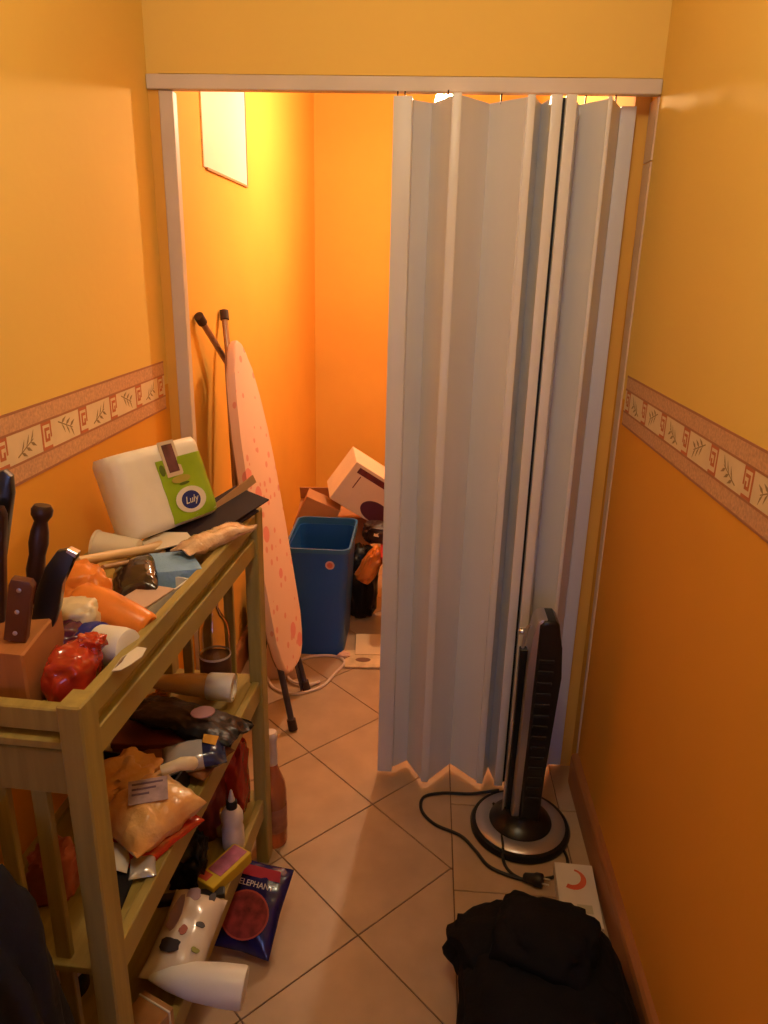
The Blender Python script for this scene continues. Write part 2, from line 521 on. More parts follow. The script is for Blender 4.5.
# ================================================================== RACK
RA = Vector((-.43, .79, 0)); RB = Vector((-.385, 1.60, 0))
RROT = -math.degrees(math.atan2(RB.x - RA.x, RB.y - RA.y))
rack = thing('shelf_rack', 'olive stained wooden shelf rack with slatted ends against the left wall', 'shelf rack', RA, RROT)
PW, PD, RH, RL, RD = .034, .045, 1.024, .855, .270
post = obj('post', box(-PW, 0, 0, PD, 0, RH, .0025), WOODV, rack)
for x, y in ((0, RL - PD), (-RD + PW, 0), (-RD + PW, RL - PD)): share(post, 'post', rack, T(x, y, 0))
SH = {'top': .966, 'mid': .568, 'low': .207}
for k, z in SH.items():
    obj('shelf_board', box(-RD + .020, -.019, .004, RL - .004, z - .012, z, .001), WOOD, rack)
    for x0 in (-.026, -RD + .008):
        obj('shelf_rail', box(x0, x0 + .018, PD, RL - PD, z - .052, z - .008 if k == 'top' else z + .006, .002), WOOD, rack)
for x0 in (-.022, -RD + .004):
    obj('guard_rail', box(x0, x0 + .018, PD, RL - PD, .984, 1.020, .0025), WOOD, rack)
for y0 in (.012, RL - .032):
    obj('end_rail', box(-RD + PW, -PW, y0, y0 + .02, .975, 1.010, .002), WOOD, rack)
    obj('end_rail', box(-RD + PW, -PW, y0, y0 + .02, .875, .945, .002), WOOD, rack)
    obj('end_rail', box(-RD + PW, -PW, y0, y0 + .02, .075, .125, .002), WOOD, rack)
    for x in (-.098, -.158, -.212):
        obj('end_slat', box(x, x + .024, y0 + .004, y0 + .016, .125, .875, .0015), WOODV, rack)

def RP(u, v, z):      # rack coordinates (along, to the wall) -> world
    return rack.matrix_basis @ Vector((-v, u, z))
ZT, ZM, ZL = SH['top'], SH['mid'], SH['low']

# ================================================================== THINGS ON THE TOP SHELF
SHINY = dict(rough=.16, spec=.6, coat=.4)
# knife block with five knives
BLK = mat('block_wood', (0.40, 0.15, 0.045), rough=.5, var=.15, vscale=6, stretch=(10, 2, 1))
kb = thing('knife_block', 'orange brown wooden knife block on the near end of the rack', 'knife block', (-.590, .905, ZT), -4)
# side profile (depth y, height z): slanted top facing up and to the front
obj('body', xf(prism([(-.045, 0), (.060, 0), (.060, .118), (-.045, .092)], -.070, .056, .003), Matrix(((0, 0, 1, 0), (1, 0, 0, 0), (0, 1, 0, 0), (0, 0, 0, 1)))), BLK, kb)
KD = mat('knife_handle_dark', (0.035, 0.014, 0.014), rough=.35, var=.3, vscale=20)
KB = mat('knife_handle_brown', (0.13, 0.042, 0.022), rough=.4, var=.25, vscale=18)
KBL = mat('knife_handle_black', (0.010, 0.009, 0.012), rough=.3, coat=.3)
def knife(label, base, tip, width, m, kind, blade_w=.02):
    base, tip = Vector(base), Vector(tip)
    t = thing('kitchen_knife' if kind != 'steel' else 'honing_steel', label, 'knife' if kind != 'steel' else 'sharpening steel', base, group='knives in the block')
    d = (tip - base); L = d.length; M = frame((0, 0, 0), Vector((1, .12, 0)), d)
    # make local Z exactly along d
    z = d.normalized(); x = Vector((1, .15, 0)); x = (x - z * x.dot(z)).normalized(); y = z.cross(x)
    M = Matrix((x, y, z)).transposed().to_4x4()
    if kind == 'steel':
        p = [(.006, 0), (.010, .004), (.011, .25 * L), (.013, .35 * L), (.011, .5 * L), (.0135, .62 * L), (.012, .74 * L), (.009, .84 * L), (.014, .9 * L), (.0145, .96 * L), (.011, L)]
        obj('handle', xf(lathe([(r * width / .013, zz) for r, zz in p], 18), M), m, t, smooth=True)
        obj('rod', xf(lathe([(.004, -.055), (.004, 0)], 10), M), STEEL, t, smooth=True)
        return t
    w_ = width
    if kind == 'curved':
        out = [(-w_ * .5, 0), (w_ * .5, 0), (w_ * .62, .3 * L), (w_ * .50, .6 * L), (w_ * .55, .8 * L), (w_ * .85, .95 * L), (w_ * .80, L), (w_ * .35, L * 1.02), (-w_ * .1, .97 * L), (-w_ * .45, .75 * L), (-w_ * .62, .4 * L)]
    elif kind == 'round':
        out = [(-w_ * .42, 0), (w_ * .42, 0), (w_ * .5, .4 * L), (w_ * .46, .85 * L), (w_ * .3, .97 * L), (0, L), (-w_ * .3, .97 * L), (-w_ * .46, .85 * L), (-w_ * .5, .4 * L)]
    else:
        out = [(-w_ * .5, 0), (w_ * .5, 0), (w_ * .5, .7 * L), (w_ * .58, .93 * L), (w_ * .4, L), (-w_ * .4, L), (-w_ * .5, .9 * L)]
    Mxz = M @ Matrix(((1, 0, 0, 0), (0, 0, -1, 0), (0, 1, 0, 0), (0, 0, 0, 1)))
    h = obj('handle', xf(prism(out, -.0085, .0085, .003, 2), Mxz), m, t, smooth=True)
    if kind in ('rivet',):
        for f in (.15, .5, .85):
            obj('rivet', xf(lathe([(.0032, 0), (.0032, .0014), (.001, .002)], 10), Mxz @ T(0, f * L, .0085)), STEEL, h)
    if kind == 'curved':
        obj('end_cap', xf(prism([(w_ * .30, .985 * L), (w_ * .80, .94 * L), (w_ * .84, L * 1.005), (w_ * .36, L * 1.03)], -.009, .009, .001), Mxz), STEEL, h)
    obj('blade', xf(prism([(-blade_w / 2, -.06), (blade_w / 2, -.06), (blade_w / 2, .002), (-blade_w / 2, .002)], -.001, .001), Mxz), STEEL, t)
    return t
knife('broad black knife handle at the left edge of the picture', (-.640, .945, 1.085), (-.588, .962, 1.290), .036, KBL, 'round')
knife('straight dark brown knife handle nearest the left edge', (-.612, .925, 1.072), (-.585, .918, 1.250), .028, KD, 'plain')
knife('turned wooden honing steel handle with a knobbed end', (-.572, .955, 1.088), (-.546, .972, 1.236), .0135, KD, 'steel')
knife('curved black knife handle with a steel end cap', (-.550, .935, 1.058), (-.517, .955, 1.178), .030, KBL, 'curved')
knife('brown riveted knife handle at the front of the block', (-.560, .885, 1.066), (-.541, .888, 1.158), .030, KB, 'rivet')

def soft(name, label, cat, loc, size, seed, m, rot=0, tilt=None, group=None, **kw):
    M = T(*loc) @ R('Z', rot)
    if tilt: M = M @ R('X', tilt[0]) @ R('Y', tilt[1])
    o = obj(name, lump(*size, seed, **kw), m, M=M, smooth=70)
    return tag(o, label, cat, group)

REDP = mat('red_gloss_film', (0.42, 0.03, 0.012), var=.15, vscale=30, **SHINY)
ORP = mat('orange_film', (0.75, 0.22, 0.035), rough=.3, var=.15, vscale=25, spec=.5, sss=.1)
CREAMP = mat('cream_film', (0.70, 0.56, 0.36), rough=.32, var=.12, vscale=25)
WHITEPL = mat('white_plastic', (0.72, 0.69, 0.66), rough=.4)
BLUEPL = mat('blue_plastic', (0.03, 0.035, 0.28), rough=.35)
FOILD = mat('dark_foil', (0.03, 0.016, 0.014), rough=.15, coat=.5, bump=.25, bscale=35)
PURP = mat('purple_film', (0.10, 0.02, 0.06), **SHINY)

# red glossy bag beside the post
rb = thing('snack_bag', 'glossy red plastic bag squeezed beside the knife block', 'plastic bag', (-.490, .895, ZT), 12)
obj('bag', lump(.038, .042, .050, 3, amp=.22, freq=1.7, ex=.75, ridge=.12), REDP, rb, smooth=70)
obj('twisted_end', xf(lump(.022, .018, .016, 8, amp=.3, ridge=.2, flat=-2), T(.022, .022, .062)), REDP, rb, smooth=70)
soft('purple_packet', 'dark purple packet wedged behind the red bag', 'packet', (-.535, .975, ZT), (.035, .03, .045), 21, PURP, 30, amp=.2, ridge=.12)
soft('cream_bag', 'knotted cream plastic bag beside the black knife handle', 'plastic bag', (-.540, 1.015, ZT + .03), (.042, .038, .040), 5, CREAMP, 15, amp=.14, ridge=.12, ex=.7)
soft('orange_bag', 'crumpled translucent orange bag behind the cream bag', 'plastic bag', (-.572, 1.100, ZT), (.052, .055, .070), 11, ORP, 20, amp=.2, freq=1.5, ridge=.14)
# orange shaker lying on its side
sh = thing('spice_shaker', 'orange cone shaped plastic shaker lying on its side', 'shaker', (-.478, 1.060, ZT + .038),
           M=frame((-.470, 1.048, ZT + .052), (.22, .98, 0), (.76, -.62, -.25)))
obj('body', lathe([(.020, -.10), (.030, -.09), (.034, -.05), (.031, 0), (.0275, .030), (.026, .036), (.022, .039), (.0215, .037)], 24), ORP, sh, smooth=True)
for a in (0, 120, 240):
    obj('hole', xf(lathe([(.0028, .0365), (.0028, .0385)], 8), R('Z', a) @ T(.008, 0, 0)), mat('shaker_hole', (.12, .03, .01), rough=.7), sh)
# white jar with blue lid
jr_ = thing('white_jar', 'small white plastic jar with a blue lid lying by the guard rail', 'jar', M=frame((-.468, .975, ZT + .046), (0.3, 1, 0), (.85, -.42, .06)))
obj('body', lathe([(.026, -.028), (.030, -.024), (.031, .02), (.029, .032), (.024, .034)], 24), WHITEPL, jr_, smooth=True)
obj('lid', lathe([(.0325, -.046), (.0335, -.044), (.0335, -.024), (.031, -.022)], 24), BLUEPL, jr_, smooth=True)
# white flat box
tub = thing('white_box', 'flat open white box lying along the guard rail', 'box', (-.474, 1.172, ZT + .018), RROT - 10)
obj('tray', merge(box(-.030, .030, -.075, .075, 0, .006), box(-.030, -.026, -.075, .075, .006, .028), box(.026, .030, -.075, .075, .006, .028),
                  box(-.026, .026, -.075, -.071, .006, .028), box(-.026, .026, .071, .075, .006, .028)), WHITEPL, tub)
obj('lid_flap', xf(box(-.030, .030, -.073, .02, 0, .003), T(0, 0, .029) @ R('X', -2)), mat('pinkish_card', (.55, .38, .30), rough=.6), tub)
# blue sponge
BS = mat('blue_sponge', (0.22, 0.38, 0.66), rough=.85, var=.06, vscale=40, bump=.3, bscale=180)
tag(obj('blue_sponge', box(-.042, .042, -.052, .052, 0, .040, .003, 2), BS, M=T(-.478, 1.290, ZT + .018) @ R('Z', 30) @ R('Y', 4), smooth=True),
    'light blue sponge block near the guard rail', 'sponge')
# foil packets
tag(obj('foil_packet', pouch(.085, .12, .045, 4, .010, gather=.2), FOILD, M=T(-.525, 1.215, ZT + .05) @ R('Z', 25) @ R('X', 12) @ R('Y', -18), smooth=75),
    'shiny dark brown foil packet between the shaker and the sponge', 'packet')
soft('yellow_bag', 'yellowish plastic bag under the wooden spoons', 'plastic bag', (-.575, 1.245, ZT), (.048, .06, .038), 31, mat('yellow_film', (.55, .33, .07), rough=.35, var=.15, vscale=20), 10, amp=.2, ridge=.1)
# wooden sticks
STICK = mat('pale_wood', (0.70, 0.47, 0.24), rough=.5, var=.1, vscale=8, stretch=(1, 1, 6))
STICK2 = mat('brown_wood', (0.40, 0.22, 0.10), rough=.5, var=.12, vscale=8)
a, b = Vector((-.600, 1.155, 1.072)), Vector((-.520, 1.42, 1.006))
tag(obj('wooden_spoon', tube([a, a.lerp(b, .3), a.lerp(b, .65), a.lerp(b, .75), a.lerp(b, .9), b], [.0085, .0095, .0095, .012, .018, .008], 12), STICK, smooth=True),
    'pale wooden spoon with a thick handle lying across the top shelf', 'spoon')
a, b = Vector((-.560, 1.165, 1.058)), Vector((-.520, 1.38, 1.000))
tag(obj('wooden_spoon', tube([a, a.lerp(b, .5), a.lerp(b, .8), a.lerp(b, .92), b], [.0045, .005, .006, .012, .006], 10), STICK2, smooth=True),
    'thin brown wooden stick in front of the pale wooden spoon', 'spoon')
# cup lying
CUP = mat('cup_plastic', (0.72, 0.62, 0.52), rough=.45, sss=.1)
c = thing('plastic_cup', 'white plastic cup lying on its side against the towel pack', 'cup', M=frame((-.612, 1.330, ZT + .062), (0, 1, .1), (-1, .0, .08)))
obj('wall', lathe([(.020, -.052), (.024, -.05), (.031, .03), (.032, .034), (.029, .034), (.022, -.044), (.001, -.046)], 24), CUP, c, smooth=True)
obj('rim', lathe([(.031, .031), (.0335, .033), (.0335, .037), (.030, .037)], 24, False), CUP, c, smooth=True)
# paper towel pack leaning towards the wall
BL, BR, TL = Vector((-.562, 1.338, 1.044)), Vector((-.452, 1.545, 1.046)), Vector((-.632, 1.338, 1.205))
tp = thing('paper_towel_pack', 'white paper towel pack with a green label on top of the rack', 'paper towel pack', M=frame(BL, BR - BL, TL - BL))
PAPER = mat('towel_film', (0.80, 0.75, 0.66), rough=.35, var=.04, vscale=15, bump=.10, bscale=22)
PWD, PHT = .238, .176
bm = bmesh.new()
NX, NZ = 24, 16
def towel():
    V, F = [], []
    def pt(u, v, s):
        # two rolls standing side by side wrapped in film
        x = u * PWD; z = v * PHT
        e = min(1, 6 * min(u, 1 - u, v, 1 - v) + .35)
        bul = .010 * math.sin(math.pi * u) ** .5 + .006 * abs(math.sin(2 * math.pi * u))
        y = .040 if s > 0 else 0
        k = (1 - min(1, 9 * min(u, 1 - u))) ** 2 * .018 + (1 - min(1, 10 * min(v, 1 - v))) ** 2 * .010
        nz = .0016 * noise.noise(Vector((x * 40, z * 40, s)))
        return (x, (.085 - k + bul * .5 + nz) if s > 0 else (k - bul * .6 + nz), z)
    for s in (-1, 1):
        for j in range(NZ + 1):
            for i in range(NX + 1): V.append(pt(i / NX, j / NZ, s))
    n = (NX + 1) * (NZ + 1)
    for s in (0, 1):
        for j in range(NZ):
            for i in range(NX):
                q = s * n + j * (NX + 1) + i; F.append((q, q + 1, q + NX + 2, q + NX + 1))
    rim = [i for i in range(NX + 1)] + [j * (NX + 1) + NX for j in range(1, NZ + 1)] + [NZ * (NX + 1) + i for i in range(NX - 1, -1, -1)] + [j * (NX + 1) for j in range(NZ - 1, 0, -1)]
    for q, r in zip(rim, rim[1:] + rim[:1]): F.append((q, r, r + n, q + n))
    return V, F, pt
tv, tf, tpt = towel()
bm.free()
obj('pack', (tv, tf), PAPER, tp, smooth=60)
def decal(u0, u1, v0, v1, lift, nu=10, nv=10):
    V, F = [], []
    for l in (lift, lift - .0006):
        for j in range(nv + 1):
            for i in range(nu + 1):
                x, y, z = tpt(u0 + (u1 - u0) * i / nu, v0 + (v1 - v0) * j / nv, -1); V.append((x, y - l, z))
    n = (nu + 1) * (nv + 1)
    for j in range(nv):
        for i in range(nu):
            q = j * (nu + 1) + i; F.append((q, q + 1, q + nu + 2, q + nu + 1)); F.append(tuple(n + k for k in (q, q + nu + 1, q + nu + 2, q + 1)))
    rim = [i for i in range(nu + 1)] + [j * (nu + 1) + nu for j in range(1, nv + 1)] + [nv * (nu + 1) + i for i in range(nu - 1, -1, -1)] + [j * (nu + 1) for j in range(nv - 1, 0, -1)]
    for q, r in zip(rim, rim[1:] + rim[:1]): F.append((q, q + n, r + n, r))
    return V, F
GREEN = mat('label_green', (0.30, 0.46, 0.02), rough=.35, var=.15, vscale=12)
lab = obj('green_label', decal(.385, .99, .03, .80, .0018), GREEN, tp, smooth=60, label='green printed label')
def on_label(poly, uc, vc, lift, m, name, th=.0006):
    x, y, z = tpt(uc, vc, -1)
    Mx = T(x, y - lift, z) @ Matrix(((1, 0, 0, 0), (0, 0, -1, 0), (0, 1, 0, 0), (0, 0, 0, 1)))
    return obj(name, xf(poly if isinstance(poly[0][0], tuple) and len(poly) == 2 else prism(poly, 0, th), Mx), m, lab)
on_label(ellipse(.042, .028), .635, .26, .0030, mat('label_white', (.72, .66, .55), rough=.5), 'white_oval')
on_label(ellipse(.026, .0195), .63, .255, .0038, mat('label_blue', (.02, .03, .20), rough=.4), 'blue_oval')
on_label(text_geo('Luly', .022, shear=.3), .63, .255, .0050, mat('label_white', (.72, .66, .55)), 'lettering')
on_label([(-.014, -.030), (.014, -.030), (.014, .030), (-.014, .030)], .56, .80, .0032, mat('label_brown', (.12, .045, .05), rough=.4, var=.4, vscale=40), 'brown_panel')
on_label([(-.022, -.036), (.022, -.036), (.022, .040), (-.022, .040)], .56, .785, .0024, mat('label_pale', (.62, .50, .36), rough=.5), 'pale_panel')
on_label(ellipse(.026, .008), .60, .53, .0026, mat('label_ochre', (.42, .34, .06), rough=.5), 'ochre_swirl')
on_label(ellipse(.007, .012), .43, .68, .0026, mat('label_darkgreen', (.10, .15, .02), rough=.5), 'leaf_print')
on_label(ellipse(.014, .003), .62, .47, .0032, mat('label_darkgreen', (.10, .15, .02)), 'small_print')
# dark folders under the pack
FOLD = mat('dark_card', (0.013, 0.005, 0.010), rough=.6, spec=.25, var=.2, vscale=10)
f1 = thing('dark_folder', 'dark purple card folder sticking out from under the towel pack', 'folder', M=frame((-.545, 1.335, 1.008), (.125, .265, .045), (.2, 0, 1)))
obj('cover', box(0, .335, -.05, .05, 0, .004, .001), FOLD, f1)
obj('lower_cover', xf(box(0, .29, -.055, .045, -.008, -.003, .001), R('Y', 0)), FOLD, f1)
obj('pages', box(.01, .30, -.045, .047, -.003, 0), mat('page_edge', (.55, .42, .28), rough=.8), f1)
f2 = tag(obj('card_sheet', xf(box(0, .17, -.0012, .0012, 0, .020, 0), T(0, 0, 0)), mat('brown_card', (.42, .24, .11), rough=.7), M=frame((-.47, 1.525, 1.035), (.075, .17, .045), (-.3, .1, 1))),
         'thin brown card standing on edge beside the dark folder', 'card')
tag(obj('paper_scrap', xf(prism([(0, 0), (.10, .01), (.095, .045), (.05, .06), (.0, .04)], 0, .0025), T(0, 0, 0)), mat('scrap_paper', (.68, .58, .46), rough=.8), M=T(-.545, 1.330, 1.022) @ R('Z', 35) @ R('X', 14)),
    'pale paper scrap between the cup and the wrapped package', 'paper')
# wrapped package over the far post
CLEAR = mat('wrapped_goods', (0.50, 0.27, 0.13), col2=(.72, .52, .36), rough=.10, coat=.8, vscale=26, bump=.8, bscale=38)
tag(obj('wrapped_package', pouch(.058, .205, .032, 9, .013, gather=.1), CLEAR, M=T(-.425, 1.400, 1.034) @ R('Z', -26) @ R('X', -1), smooth=75),
    'long package in clear wrap lying over the guard rail', 'package')
# torn paper on the rail
tag(obj('torn_paper', xf(merge(prism([(0, 0), (.004, .03), (-.002, .055), (.006, .085), (.028, .088), (.034, .06), (.026, .03), (.016, .008)], 0, .0014),
                               xf(prism([(.0, .004), (.01, .03), (.0, .06), (-.012, .05), (-.02, .02)], 0, .0012), R('Y', -70))), T(0, 0, 0)),
        mat('torn_paper', (.62, .55, .47), rough=.85), M=T(-.428, .885, 1.0225) @ R('Z', -4) @ R('Y', 10) @ Matrix.Diagonal((.62, .85, 1, 1))), 'torn white paper scrap stuck on the guard rail', 'paper')

# ================================================================== MIDDLE SHELF
GLASS = mat('clear_glass', (0.95, 0.93, 0.88), rough=.03, trans=1.0, ior=1.45)
gb = thing('glass_bottle', 'clear glass bottle with a dark label at the far back of the middle shelf', 'bottle', (-.497, 1.580, ZM))
obj('glass', lathe([(.034, 0), (.038, .004), (.038, .15), (.034, .175), (.020, .20), (.014, .215), (.014, .25), (.0155, .252), (.0155, .262), (.012, .262), (.012, .25),
                    (.012, .215), (.018, .198), (.032, .172), (.0365, .15), (.0365, .006), (.002, .006)], 28), GLASS, gb, smooth=True)
obj('label_wrap', lathe([(.0386, .018), (.0386, .085)], 28, False), mat('bottle_label', (.10, .045, .03), rough=.5, var=.3, vscale=30), gb, smooth=True, label='dark printed label')
obj('contents', lathe([(.034, .008), (.0358, .010), (.0358, .086), (.002, .086)], 28), mat('brown_contents', (.09, .035, .02), rough=.3), gb, smooth=True)
obj('label_line', lathe([(.0389, .088), (.0389, .094)], 28, False), WHITEPL, gb, smooth=True)
TUBEY = mat('ochre_tube', (0.58, 0.36, 0.12), rough=.3)
tt = thing('cream_tube', 'ochre squeeze tube with a big white cap lying on the middle shelf', 'tube', M=frame((-.520, 1.490, ZM + .056), (0, 1, .05), (.99, .09, -.02)))
obj('tube', xf(lathe([(.006, -.14), (.012, -.125), (.024, -.04), (.029, .02), (.028, .03)], 24), Matrix.Identity(4)), TUBEY, tt, smooth=True)
obj('cap', lathe([(.030, .03), (.032, .033), (.034, .088), (.032, .092), (.024, .092), (.022, .084)], 24), WHITEPL, tt, smooth=True)
GOLD = mat('gold_foil', (0.70, 0.38, 0.06), rough=.22, metal=.6)
for i, (x, y, z, r) in enumerate([(-.618, 1.47, 0, .020), (-.608, 1.51, 0, .019), (-.60, 1.49, .03, .018), (-.612, 1.43, 0, .017), (-.622, 1.395, 0, .016)]):
    tag(obj('foil_sweet', xf(lump(r, r, r, 40 + i, amp=.12, ridge=.05, ex=1, sub=3, flat=-.9), Matrix.Identity(4)), GOLD, M=T(x, y, ZM + z), smooth=60),
        ('gold foil sweet at the foot of the pile, nearest the glass bottle' if i == 1 else 'gold foil sweet on top of the pile behind the black bag' if i == 2 else 'gold foil sweet under the topmost one, closest to the wall' if i == 0 else 'gold foil sweet second from the near end of the row' if i == 3 else 'smallest gold foil sweet at the near end of the row'), 'sweet', 'gold foil sweets on the middle shelf')
BLK2 = mat('black_film', (0.006, 0.005, 0.007), rough=.38, spec=.35, bump=.3, bscale=30)
tag(obj('black_bag', pouch(.15, .26, .035, 6, .016, gather=.2), BLK2, M=T(-.490, 1.345, ZM + .062) @ R('Z', 78) @ R('X', 6) @ R('Y', 14), smooth=75),
    'crumpled black plastic bag lying across the middle shelf', 'plastic bag')
tag(obj('pink_tag', prism(ellipse(.026, .016, 14), 0, .004, .001), mat('pink_tag', (.42, .22, .24), rough=.4), M=T(-.452, 1.330, ZM + .090) @ R('Z', 20) @ R('X', 18)),
    'small mauve tag lying on the black bag', 'tag')
DRB = mat('dark_red_box', (0.13, 0.028, 0.018), rough=.45, var=.3, vscale=12)
bx1 = thing('dark_box', 'dark reddish carton under the black bag', 'box', (-.555, 1.330, ZM), RROT + 8)
obj('carton', box(-.075, .075, -.07, .07, 0, .055, .002), DRB, bx1); obj('lid_edge', box(-.077, .077, -.072, .072, .043, .057, .002), DRB, bx1)
tag(obj('flat_packet', pouch(.11, .17, .03, 14, .006), mat('brown_film', (.22, .08, .03), rough=.3, var=.3, vscale=20), M=T(-.475, 1.275, ZM + .03) @ R('Z', 70) @ R('X', 3), smooth=75),
    'reddish brown flat packet in front of the dark carton', 'packet')
fp = thing('coffee_packet', 'silver white foil packet with a navy and gold end', 'packet', M=T(-.445, 1.238, ZM + .050) @ R('Z', -72) @ R('Y', 8) @ R('X', 6))
g = pouch(.075, .13, .045, 17, .006)
def split(g, axis, t, hi):
    F = [f for f in g[1] if (sum(g[0][i][axis] for i in f) / len(f) > t) == hi]
    used = sorted({i for f in F for i in f}); mp = {k: n for n, k in enumerate(used)}
    return [g[0][k] for k in used], [tuple(mp[i] for i in f) for f in F]
obj('silver_side', split(g, 1, .018, False), mat('silver_film', (.55, .55, .60), rough=.2, metal=.4, bump=.2, bscale=40), fp, smooth=75)
obj('navy_end', split(g, 1, .018, True), mat('navy_film', (.018, .022, .08), rough=.2, coat=.3, bump=.2, bscale=40), fp, smooth=75)
obj('gold_flash', xf(prism([(-.030, -.008), (-.006, -.012), (.004, .014), (-.022, .022)], 0, .0012), T(0, .032, .0225) @ R('X', -14)), GOLD, fp)
tr = thing('black_tray', 'black plastic tray behind the orange bread bag', 'tray', (-.560, 1.165, ZM), RROT - 4)
TB = mat('black_plastic', (0.010, 0.010, 0.016), rough=.45)
obj('base', box(-.08, .10, -.05, .06, 0, .006), TB, tr)
for n_, bb in (('front_side', (-.08, .10, -.054, -.05, 0, .05)), ('back_side', (-.08, .10, .06, .064, 0, .05)), ('end_side', (-.084, -.08, -.054, .064, 0, .05)), ('end_side', (.10, .104, -.054, .064, 0, .05))):
    obj(n_, box(*bb), TB, tr)
# orange bread bag with label and knotted top
OBM = mat('bread_bag', (0.70, 0.28, 0.07), col2=(.78, .50, .22), rough=.28, vscale=14, coat=.25, bump=.5, bscale=34)
bb = thing('bread_bag', 'orange and white bread bag with a printed label on the middle shelf', 'bread bag', M=T(-.472, 1.065, ZM + .058) @ R('Z', -32) @ R('X', 5) @ R('Y', 6))
obj('bag', pouch(.13, .155, .080, 23, .018, crimp=.03), OBM, bb, smooth=75)
obj('gathered_neck', xf(lump(.055, .075, .030, 51, amp=.3, ridge=.25, flat=-2), T(-.10, .015, -.035)), OBM, bb, smooth=75)
obj('rolled_edge', xf(tube(spline([(-.03, .055, .035), (-.01, .085, .042), (.0, .11, .030)], 4), [.011] * 4 + [.013] * 4 + [.009], 10), Matrix.Identity(4)), CREAMP, bb, smooth=75)
obj('paper_label', xf(prism([(-.034, -.028), (.034, -.028), (.034, .028), (-.034, .028)], 0, .001), T(-.004, .004, .0445) @ R('Z', 52)), mat('mauve_label', (.38, .26, .28), rough=.4, var=.25, vscale=60), bb)
for k, y in enumerate((.016, .004, -.008)):
    obj('label_line', xf(box(-.028, .026 - .012 * k, y, y + .004, 0, .0006), T(-.004, .004, .0456) @ R('Z', 52)), mat('label_ink', (.13, .07, .12), rough=.5), bb)
obj('red_underside', xf(pouch(.125, .15, .03, 29, .006), T(.004, -.006, -.038)), REDP, bb, smooth=75)
tag(obj('silver_sachet', pouch(.045, .055, .018, 33, .004), mat('silver_film', (.55, .55, .60)), M=T(-.458, .985, ZM + .012) @ R('Z', 20), smooth=75),
    'small silver foil sachet in front of the bread bag', 'sachet')
DC = mat('navy_cloth', (0.008, 0.007, 0.013), rough=.9, bump=.2, bscale=80)
tag(obj('black_strap', xf(prism([(-.012, -.075), (.014, -.08), (.012, -.02), (.020, .03), (.010, .075), (-.014, .07), (-.016, .01)], 0, .008, .003), Matrix.Identity(4)), DC, M=T(-.482, .945, ZM) @ R('Z', 6)),
    'black fabric strap lying near the front post on the middle shelf', 'strap')
tag(obj('white_sachet', pouch(.04, .06, .012, 37, .003), WHITEPL, M=T(-.502, .992, ZM + .02) @ R('Z', 10) @ R('Y', 20), smooth=75), 'small white sachet beside the black strap', 'sachet')
PINKP = mat('pink_film', (.42, .12, .10), rough=.3, var=.3, vscale=20)
soft('pink_packet', 'pinkish packet behind the slats of the near rack end', 'packet', (-.585, .93, ZM), (.04, .04, .055), 61, PINKP, 0, amp=.2, ridge=.15)

# ================================================================== LOWER SHELF
gl = thing('glue_bottle', 'small white glue bottle with a black collar on the lower shelf', 'bottle', (-.432, 1.437, ZL))
obj('body', lathe([(.022, 0), (.027, .004), (.027, .055), (.024, .066), (.0265, .078), (.026, .098), (.020, .112), (.012, .118)], 24), mat('glue_white', (.70, .60, .52), rough=.4), gl, smooth=True)
obj('collar', lathe([(.0135, .116), (.0135, .134), (.011, .137)], 18), TB, gl, smooth=True)
obj('nozzle', lathe([(.009, .136), (.003, .165), (.002, .167)], 14), WHITEPL, gl, smooth=True)
yb = thing('yellow_carton', 'small yellow carton with a pink label on the lower shelf', 'box', (-.430, 1.345, ZL), -28)
obj('carton', box(-.028, .028, -.065, .065, 0, .030, .0015), mat('yellow_card', (.58, .40, .02), rough=.45), yb)
obj('pink_label', box(-.022, .018, -.030, .060, .0295, .0312), mat('pink_label', (.40, .11, .20), rough=.5, var=.3, vscale=40), yb)
obj('red_print', box(-.024, .0, -.058, -.036, .0295, .0312), mat('red_print', (.45, .06, .03), rough=.5), yb)
DM = mat('dark_clutter', (.035, .016, .016), rough=.4, var=.4, vscale=12)
soft('dark_bag', 'dark crumpled bag behind the yellow carton', 'plastic bag', (-.515, 1.345, ZL), (.05, .065, .055), 71, BLK2, 20, amp=.25, ridge=.2)
soft('maroon_bag', 'maroon paper bag at the back of the lower shelf', 'bag', (-.535, 1.50, ZL), (.07, .08, .10), 73, mat('maroon_paper', (.16, .025, .022), rough=.5, var=.3, vscale=10), 10, amp=.15, ridge=.12)
soft('amber_jar_lump', 'amber foil lump beside the glue bottle', 'foil', (-.468, 1.475, ZL), (.026, .026, .05), 77, GOLD, 10, amp=.2, ridge=.15)
soft('red_net', 'red plastic net hanging at the far back of the lower shelf', 'net', (-.455, 1.560, ZL), (.035, .035, .13), 79, REDP, 0, amp=.2, ridge=.15)
tag(obj('black_strip', xf(box(-.075, .075, -.012, .012, 0, .018, .004, 2), Matrix.Identity(4)), TB, M=T(-.485, 1.268, ZL) @ R('Z', 14)), 'black plastic strip lying behind the white tissue pack', 'strip')
